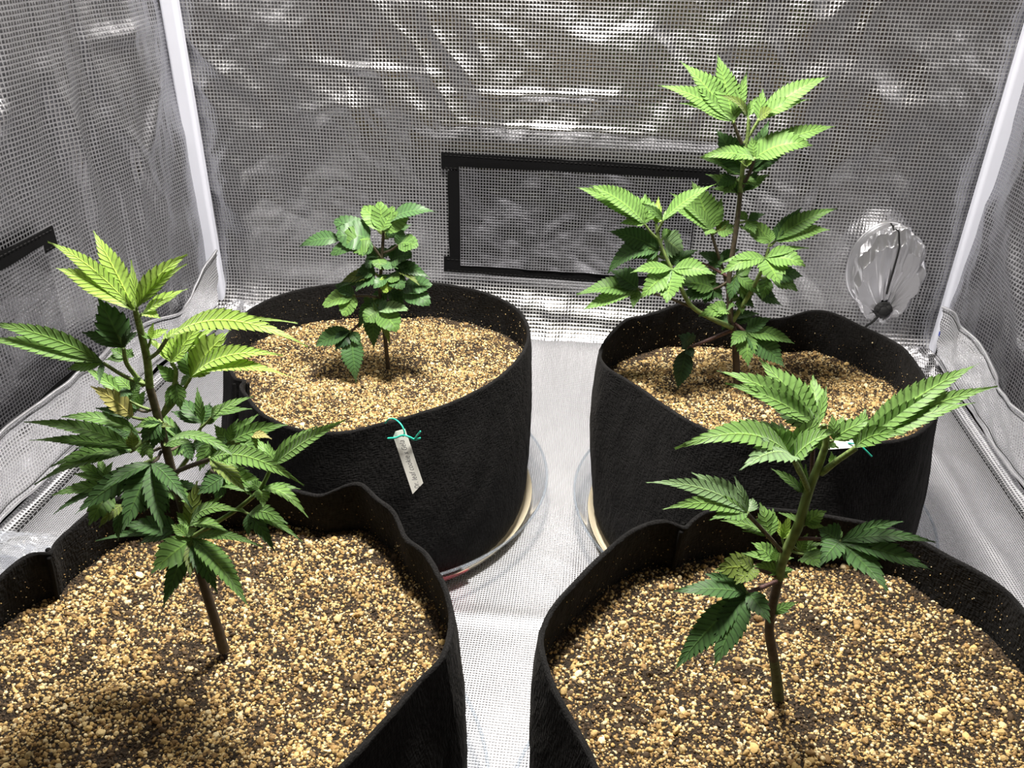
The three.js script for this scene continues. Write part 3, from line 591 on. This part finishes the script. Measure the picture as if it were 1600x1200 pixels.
{ // ---- right front plant
  const P = new Plant('cannabis_plant', 'upright cannabis plant in the folded rim pot at the lower right', -0.391, [1215, 1088]);
  P.stem('stem', 'e', '1216,1090,9.5 1213,1055,8 1209,1030,7.4'); P.stem('stem', 'k', '1209,1030,7.4 1202,985,7 1207,945,6.6 1217,903,6.6');
  P.stem('stem', 'g', '1217,904,7 1222,878,7 1231,856,7.2 1247,822,7 1263,768,6.4 1284,714,5 1291,690,4.4 1287,664,3.6');
  P.stem('branch', 'b', '1222,862,3 1195,832,3,0.6 1168,803,3,1');
  P.stem('branch', 'r', '1246,842,2.8 1275,842,2.6,0.8 1312,846,2.4,1.6');
  P.stem('branch', 'g', '1264,768,4.2 1254,745,3.8,0.8 1240,718,3.6,1.6');
  P.stem('branch', 'g', '1283,740,4.4 1308,720,4,0.4 1337,700,3.8,0.8');
  P.stem('branch', 'r', '1268,760,3.6,-0.8 1269,725,3.2,-1.2 1270,700,3,-1.4');
  P.stem('branch', 'r', '1214,908,3.2,0.4 1190,918,3.2,1 1167,927,3,1.6');
  P.stem('branch', 'r', '1216,902,3 1195,893,2.6,0.3 1176,889,2.4,0.4');
  const L = (...a) => P.leaf(...a);
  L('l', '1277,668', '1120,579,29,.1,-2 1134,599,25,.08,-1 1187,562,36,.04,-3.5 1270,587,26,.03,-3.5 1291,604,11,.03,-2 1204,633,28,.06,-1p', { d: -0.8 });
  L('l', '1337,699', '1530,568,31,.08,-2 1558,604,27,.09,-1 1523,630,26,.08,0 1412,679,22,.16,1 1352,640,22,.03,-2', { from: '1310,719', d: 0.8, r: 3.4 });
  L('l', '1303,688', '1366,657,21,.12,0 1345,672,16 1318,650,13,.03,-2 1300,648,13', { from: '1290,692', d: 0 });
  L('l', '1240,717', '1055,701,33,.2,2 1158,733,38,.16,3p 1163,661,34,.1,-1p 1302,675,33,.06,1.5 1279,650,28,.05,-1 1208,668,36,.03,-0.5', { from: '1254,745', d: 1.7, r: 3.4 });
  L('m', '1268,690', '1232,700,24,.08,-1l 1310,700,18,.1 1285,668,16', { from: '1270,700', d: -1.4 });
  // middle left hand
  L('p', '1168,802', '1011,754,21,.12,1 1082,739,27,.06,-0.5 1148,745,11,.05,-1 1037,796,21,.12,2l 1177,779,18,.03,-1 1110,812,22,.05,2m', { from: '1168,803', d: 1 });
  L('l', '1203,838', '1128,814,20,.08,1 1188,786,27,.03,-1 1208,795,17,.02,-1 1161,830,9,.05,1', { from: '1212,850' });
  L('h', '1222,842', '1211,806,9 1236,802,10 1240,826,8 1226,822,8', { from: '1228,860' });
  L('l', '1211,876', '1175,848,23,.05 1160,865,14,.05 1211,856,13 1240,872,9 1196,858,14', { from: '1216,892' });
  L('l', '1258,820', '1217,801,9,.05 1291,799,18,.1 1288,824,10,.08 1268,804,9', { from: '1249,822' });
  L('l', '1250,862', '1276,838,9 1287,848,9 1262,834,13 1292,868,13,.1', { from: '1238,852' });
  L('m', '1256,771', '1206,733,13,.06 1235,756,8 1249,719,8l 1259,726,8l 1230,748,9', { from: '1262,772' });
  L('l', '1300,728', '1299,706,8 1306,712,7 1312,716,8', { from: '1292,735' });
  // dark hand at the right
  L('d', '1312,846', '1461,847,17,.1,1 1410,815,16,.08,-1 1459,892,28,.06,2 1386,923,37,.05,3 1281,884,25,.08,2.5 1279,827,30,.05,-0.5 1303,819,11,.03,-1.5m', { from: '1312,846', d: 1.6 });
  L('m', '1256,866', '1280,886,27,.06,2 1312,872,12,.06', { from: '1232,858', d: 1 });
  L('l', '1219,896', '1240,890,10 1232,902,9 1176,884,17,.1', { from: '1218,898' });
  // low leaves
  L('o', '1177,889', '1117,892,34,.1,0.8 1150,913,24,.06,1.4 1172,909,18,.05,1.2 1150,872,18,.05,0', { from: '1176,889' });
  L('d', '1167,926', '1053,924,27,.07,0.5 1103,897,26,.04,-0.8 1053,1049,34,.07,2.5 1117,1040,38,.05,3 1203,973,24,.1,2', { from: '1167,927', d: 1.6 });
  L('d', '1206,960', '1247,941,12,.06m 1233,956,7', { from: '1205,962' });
}
{ // ---- back left plant
  const P = new Plant('cannabis_plant', 'small bushy cannabis plant with blunt crinkled leaves in the pot with the tag', -0.796, [605, 575]);
  P.stem('stem', 'k', '606,576,3.6 603,540,3.2 598,500,3 593,450,2.8'); P.stem('stem', 'b', '593,450,2.8 597,400,2.6 599,362,2.2');
  P.stem('branch', 'r', '590,485,2 571,497,2,0.6 549,518,2,1.4'); P.stem('branch', 'r', '596,448,2 612,449,1.8 627,452,1.8,0.3');
  P.stem('branch', 'b', '594,465,2 572,462,1.8,0.6 552,463,1.8,1'); P.stem('branch', 'b', '597,405,2 585,388,2,0.5 575,375,1.8,0.8');
  const L = (h, ...a) => P.leaf(h, ...a), O = { round: 1 };
  L('l', '598,360', '567,324,25,.08 593,316,24,.02,-1 637,339,24,.06 615,324,18,.03,-1', { ...O, d: 0.5 });
  L('c', '606,348', '683,332,23,.14,0', { d: 0 });
  L('c', '578,374', '523,346,30,.08,-0.5 527,370,38,.1,1c 540,386,38,.12,1.5m 518,398,20,.08,1.5d 560,398,22,.06,1.5d', { ...O, d: 0.8 });
  L('c', '534,374', '469,385,20,.1,0.5c', { from: '575,375', d: 0.2 });
  L('c', '622,383', '652,386,24,.16,0.8m 629,360,14,.03 646,375,16,.06m', { ...O, from: '600,395', d: 0.8 });
  L('d', '606,372', '642,351,16,.04,-1 622,355,17 585,345,13o', { d: -0.8 });
  L('d', '611,408', '643,400,30,.1,0.8 603,421,20,.1,1.5c 632,385,22,.06,-0.5', { ...O, from: '597,408' });
  L('c', '590,402', '572,418,18,.1,1 596,420,18,.1,1.4m 574,392,18d 608,390,17d', { ...O, from: '597,405' });
  L('d', '586,427', '556,454,28,.05,1.5c 533,442,20,.08,1o 558,425,24,.1,0.5 527,452,16,.1,1 545,447,20', { from: '594,432', d: 0.6 });
  L('c', '612,414', '671,434,18,.08,0.8 648,430,20,.06,0.5d 640,418,20d 655,445,14o', { from: '596,420', d: 0.4 });
  L('c', '608,430', '602,457,19,.1,1.2h 585,450,16c 622,438,18m 630,450,22d', { ...O, from: '594,430', d: 0.8 });
  L('c', '627,452', '674,446,26,.06,0.5 671,475,26,.07,1.5', { ...O, from: '627,452', d: 0.4 });
  L('l', '553,462', '506,478,26,.08,1 538,493,24,.07,1.6 525,446,16,.05,0c', { ...O, from: '552,463', d: 1 });
  L('c', '592,486', '570,502,22,.1,1.2m 621,516,30,.08,2m 636,485,22,.08,0.5p 603,469,11,.03,-0.5c', { ...O, from: '593,488', d: 1.6 });
  L('o', '583,468', '584,545,26,.05,1.6d 561,512,19,.05,1d 610,540,14,.05,1.2 575,480,20d', { from: '592,462', d: 0.2 });
  L('d', '606,455', '631,480,18,.1,1 640,470,16 580,478,20', { from: '594,455', d: -0.5 });
  L('d', '548,518', '491,544,27,.08,1.2 556,597,29,.06,2.4c 563,541,14,.06,1 524,547,21,.06,1.6v', { from: '549,518', d: 1.4 });
}
{ // ---- back right plant
  const P = new Plant('cannabis_plant', 'tallest branching cannabis plant rising before the vent window in the wavy rimmed pot', -0.818, [1152, 600]);
  P.stem('stem', 'k', '1152,602,6 1150,560,5.4 1147,520,5 1142,500,4.8'); P.stem('stem', 'b', '1142,500,4.8 1139,440,4 1144,400,3.8 1152,345,3.6 1157,300,3.4'); P.stem('stem', 'g', '1157,300,3.4 1162,250,3 1168,215,2.8 1170,186,2.4');
  P.stem('branch', 'g', '1144,512,4,0.2 1110,497,3.6,0.8 1080,478,3.4,1.4 1064,450,3.2,1.6 1048,418,2.8,1.6 1030,375,2.4,1.4 1025,350,2.2,1.4');
  P.stem('branch', 'g', '1144,503,3.8 1175,452,3.2,0.4 1192,418,2.8,0.6 1201,388,2.4,0.6');
  P.stem('branch', 'b', '1142,480,3,-0.6 1132,430,2.6,-1 1120,392,2.4,-1 1111,362,2.2,-1');
  P.stem('branch', 'r', '1139,433,2.4 1105,415,2.2,-0.6 1072,402,2,-1'); P.stem('branch', 'b', '1082,480,2.4,1.2 1040,464,2,1 998,452,2,1');
  P.stem('branch', 'b', '1159,225,2.4 1152,208,2.2,0.3 1146,191,2.2,0.5'); P.stem('branch', 'g', '1163,224,2.4 1175,205,2.2 1185,189,2.2,0.2');
  P.stem('branch', 'k', '1160,292,2.6 1172,268,2.4,0.4 1179,249,2.2,0.8'); P.stem('branch', 'r', '1146,515,3 1110,530,2.8,0.8 1073,545,2.6,1.6');
  P.stem('branch', 'r', '1148,505,2.6 1158,513,2.4,0.6 1165,519,2.2,1');
  const L = (...a) => P.leaf(...a);
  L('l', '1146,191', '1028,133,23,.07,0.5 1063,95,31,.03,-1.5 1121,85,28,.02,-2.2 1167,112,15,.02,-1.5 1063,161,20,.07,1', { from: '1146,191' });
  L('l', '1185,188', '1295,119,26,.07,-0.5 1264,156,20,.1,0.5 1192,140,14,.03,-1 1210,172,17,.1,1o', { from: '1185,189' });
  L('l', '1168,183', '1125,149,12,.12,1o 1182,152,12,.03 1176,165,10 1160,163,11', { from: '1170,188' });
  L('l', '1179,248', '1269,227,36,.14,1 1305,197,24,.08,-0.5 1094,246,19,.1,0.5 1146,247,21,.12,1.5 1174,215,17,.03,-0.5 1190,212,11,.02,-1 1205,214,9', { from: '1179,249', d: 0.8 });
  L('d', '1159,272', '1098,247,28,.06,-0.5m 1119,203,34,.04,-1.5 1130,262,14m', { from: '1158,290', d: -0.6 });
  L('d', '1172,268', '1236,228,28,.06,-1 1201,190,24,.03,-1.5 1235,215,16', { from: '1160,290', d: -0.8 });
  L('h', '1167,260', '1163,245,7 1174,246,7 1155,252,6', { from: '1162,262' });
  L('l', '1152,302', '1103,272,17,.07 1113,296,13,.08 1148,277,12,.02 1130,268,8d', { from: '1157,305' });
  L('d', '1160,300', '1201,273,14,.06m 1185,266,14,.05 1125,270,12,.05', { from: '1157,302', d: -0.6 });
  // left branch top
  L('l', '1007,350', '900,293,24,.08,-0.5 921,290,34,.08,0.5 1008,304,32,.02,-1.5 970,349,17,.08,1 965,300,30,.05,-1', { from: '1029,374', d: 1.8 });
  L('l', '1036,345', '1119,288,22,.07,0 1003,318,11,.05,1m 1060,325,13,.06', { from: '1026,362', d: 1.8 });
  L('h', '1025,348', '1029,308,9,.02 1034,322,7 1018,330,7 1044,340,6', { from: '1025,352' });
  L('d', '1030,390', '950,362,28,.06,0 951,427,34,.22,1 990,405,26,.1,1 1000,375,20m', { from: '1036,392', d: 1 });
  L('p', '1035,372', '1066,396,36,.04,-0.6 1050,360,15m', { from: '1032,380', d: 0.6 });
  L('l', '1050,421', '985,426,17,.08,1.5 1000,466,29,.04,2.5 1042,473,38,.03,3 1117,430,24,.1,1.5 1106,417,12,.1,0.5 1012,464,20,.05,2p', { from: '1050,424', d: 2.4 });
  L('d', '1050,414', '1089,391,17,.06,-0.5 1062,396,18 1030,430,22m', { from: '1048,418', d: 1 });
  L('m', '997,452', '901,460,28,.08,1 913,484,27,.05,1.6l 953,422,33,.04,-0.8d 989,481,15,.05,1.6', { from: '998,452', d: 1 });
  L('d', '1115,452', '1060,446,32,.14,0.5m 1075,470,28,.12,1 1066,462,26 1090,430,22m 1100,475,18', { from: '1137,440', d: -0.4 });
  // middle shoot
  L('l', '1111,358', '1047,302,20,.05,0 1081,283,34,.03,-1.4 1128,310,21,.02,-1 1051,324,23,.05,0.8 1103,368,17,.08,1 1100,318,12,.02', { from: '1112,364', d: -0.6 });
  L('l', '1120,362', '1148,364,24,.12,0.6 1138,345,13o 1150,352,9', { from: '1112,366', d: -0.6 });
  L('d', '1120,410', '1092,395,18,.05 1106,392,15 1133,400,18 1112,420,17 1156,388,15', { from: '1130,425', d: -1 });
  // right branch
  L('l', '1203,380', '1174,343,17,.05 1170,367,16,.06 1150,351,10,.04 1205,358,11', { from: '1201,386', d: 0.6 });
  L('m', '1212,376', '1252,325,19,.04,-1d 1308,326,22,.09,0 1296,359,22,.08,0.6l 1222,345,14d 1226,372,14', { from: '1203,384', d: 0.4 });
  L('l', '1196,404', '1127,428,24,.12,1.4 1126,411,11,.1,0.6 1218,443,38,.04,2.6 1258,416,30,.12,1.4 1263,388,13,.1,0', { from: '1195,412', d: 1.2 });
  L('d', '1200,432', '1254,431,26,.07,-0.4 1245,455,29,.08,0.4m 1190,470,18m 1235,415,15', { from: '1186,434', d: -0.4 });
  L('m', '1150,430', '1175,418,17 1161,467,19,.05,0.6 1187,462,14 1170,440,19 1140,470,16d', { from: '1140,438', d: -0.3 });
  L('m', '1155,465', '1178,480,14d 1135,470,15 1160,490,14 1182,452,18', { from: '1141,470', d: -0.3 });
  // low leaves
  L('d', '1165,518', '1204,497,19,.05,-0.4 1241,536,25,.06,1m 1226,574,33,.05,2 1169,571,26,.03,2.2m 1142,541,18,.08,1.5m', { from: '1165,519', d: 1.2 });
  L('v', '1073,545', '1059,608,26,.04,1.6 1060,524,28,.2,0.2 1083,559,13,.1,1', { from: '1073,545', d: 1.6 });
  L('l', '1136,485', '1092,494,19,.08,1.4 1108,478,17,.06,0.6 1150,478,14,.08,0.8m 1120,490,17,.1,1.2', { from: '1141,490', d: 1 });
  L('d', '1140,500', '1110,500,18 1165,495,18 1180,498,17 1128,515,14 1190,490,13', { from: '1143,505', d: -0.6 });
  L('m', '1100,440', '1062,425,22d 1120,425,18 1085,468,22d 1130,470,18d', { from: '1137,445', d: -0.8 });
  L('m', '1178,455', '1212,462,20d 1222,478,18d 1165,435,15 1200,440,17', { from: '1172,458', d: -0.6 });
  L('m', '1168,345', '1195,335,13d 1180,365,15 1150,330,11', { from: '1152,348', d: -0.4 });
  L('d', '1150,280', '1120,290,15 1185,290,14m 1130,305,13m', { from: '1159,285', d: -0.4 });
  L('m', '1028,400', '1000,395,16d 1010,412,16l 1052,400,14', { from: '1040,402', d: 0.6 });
}


// ------------------------------------------------------------ small things
{ // label tag tied to the rim
  const W = 64, H = 384, cv = document.createElement('canvas'); cv.width = H; cv.height = W;
  const c = cv.getContext('2d'); c.fillStyle = '#f3f1ea'; c.fillRect(0, 0, H, W); c.fillStyle = '#2a2a30'; c.font = 'italic 32px sans-serif';
  c.fillText('Dr. leaf cookie x Gela', 22, 43);
  const tx = new THREE.CanvasTexture(cv); tx.colorSpace = THREE.SRGBColorSpace;
  const mat = new THREE.MeshStandardMaterial({ map: tx, roughness: 0.5 });
  const A = at(622.5, 673, -0.612), B = at(653, 764, -0.5985), t = thing('plant_label', 'white handwritten plant tag with slanted end tied with teal wire', 'plant tag', A.toArray());
  const dir = B.clone().sub(A), L = dir.length(); dir.normalize();
  const fwd = V(0.12, 0.12, 1).normalize(), side = dir.clone().cross(fwd).normalize(), nrm = side.clone().cross(dir).normalize();
  const sh = new THREE.Shape([[0.0, -0.0062], [L * 0.93, -0.0062], [L * 1.06, 0.0062], [0.004, 0.0062], [0.0, 0.003]].map((e) => new THREE.Vector2(...e)));
  const g = new THREE.ExtrudeGeometry(sh, { depth: 0.0006, bevelEnabled: false }), uv = g.attributes.uv, ps = g.attributes.position;
  for (let i = 0; i < uv.count; i++) uv.setXY(i, 1 - ps.getX(i) / (L * 1.06), 0.5 + ps.getY(i) / 0.0125);
  g.applyMatrix4(new THREE.Matrix4().makeBasis(dir, side.clone(), nrm.clone().multiplyScalar(-1)));
  mesh('tag', g, mat, t);
  const w = (px, py, d) => at(px, py, -0.612 + d).sub(A);
  mesh('tie', tube([w(602, 661, -0.012), w(608, 655, -0.004), w(617, 655, 0), w(627, 664, 0.003), w(632, 676, 0.004), w(630, 682, 0.004)], [0.0008, 0.0008], 6), M.teal, t);
  mesh('tie', tube([w(606, 685, 0.003), w(618, 684, 0.005), w(630, 680, 0.005), w(640, 683, 0.004), w(647, 686, 0.003), w(652, 680, 0.004), w(657, 674, 0.006)], [0.0009, 0.0009], 6), M.teal, t);
  mesh('tie', tube([w(638, 683, 0.004), w(648, 687, 0.003), w(657, 684.5, 0.004)], [0.0009, 0.0009], 6), M.teal, t);
}
{ // its twin on the other pot, mostly hidden
  const A = at(1318, 693, -0.628), t = thing('plant_label', 'white plant tag half hidden behind leaves on the wavy rimmed pot', 'plant tag', A.toArray());
  const g = new RoundedBoxGeometry(0.03, 0.009, 0.0008, 1, 0.0003); g.rotateZ(R(9)); g.rotateX(R(-50)); mesh('tag', g, M.plastic, t);
  const w = (px, py, d) => at(px, py, -0.628 + d).sub(A);
  mesh('tie', tube([w(1325, 692, 0.0), w(1343, 695, 0.004), w(1352, 703, 0.006), w(1362, 713, 0.006)], [0.0008, 0.0008], 6), M.teal, t);
}
{ // crumpled clear sheet at the left edge
  const t = thing('plastic_sheet', 'crumpled clear plastic sheet at the left edge beside the notched pot', 'plastic sheet', [-0.545, 0.01, -0.55]);
  for (const [k, y, sx, sz] of [[201, 0.055, 0.085, 0.05], [207, 0.02, 0.1, 0.06]])
    mesh('fold', sheet(70, 50, 0.2, 0.12, (u, v) => { const a = (u - 0.5) * 2, b = (v - 0.5) * 2; return V(a * sx, y * (1 - 0.5 * a * a) * (1 - 0.35 * b * b) + 0.009 * ridge(u * 5, v * 5, k) + 0.004 * ridge(u * 13, v * 12, k), b * sz + 0.008 * noise(u * 5, v * 5, k)); }), M.crinkle, t);
}
{ // pink scrap lying in the saucer
  const t = thing('pink_scrap', 'flat pink scrap in the saucer under the pot with the tag', 'scrap', [-0.234, 0.0045, -0.775]);
  mesh('scrap_sheet', sheet(40, 10, 0.07, 0.02, (u, v) => { const a = R(46 + u * 30), r = 0.1745 + 0.0085 * v + 0.0004 * noise(u * 6, v * 3, 9); return V(Math.cos(a) * r, 0.006 + 0.015 * v * (0.7 + 0.3 * Math.sin(u * 3)), Math.sin(a) * r); }), new THREE.MeshStandardMaterial({ color: 0xc4585c, roughness: 0.6, side: THREE.DoubleSide }), t);
}
scene.traverse((o) => { if (o.isMesh) o.castShadow = o.receiveShadow = true; });
renderer.render(scene, camera);
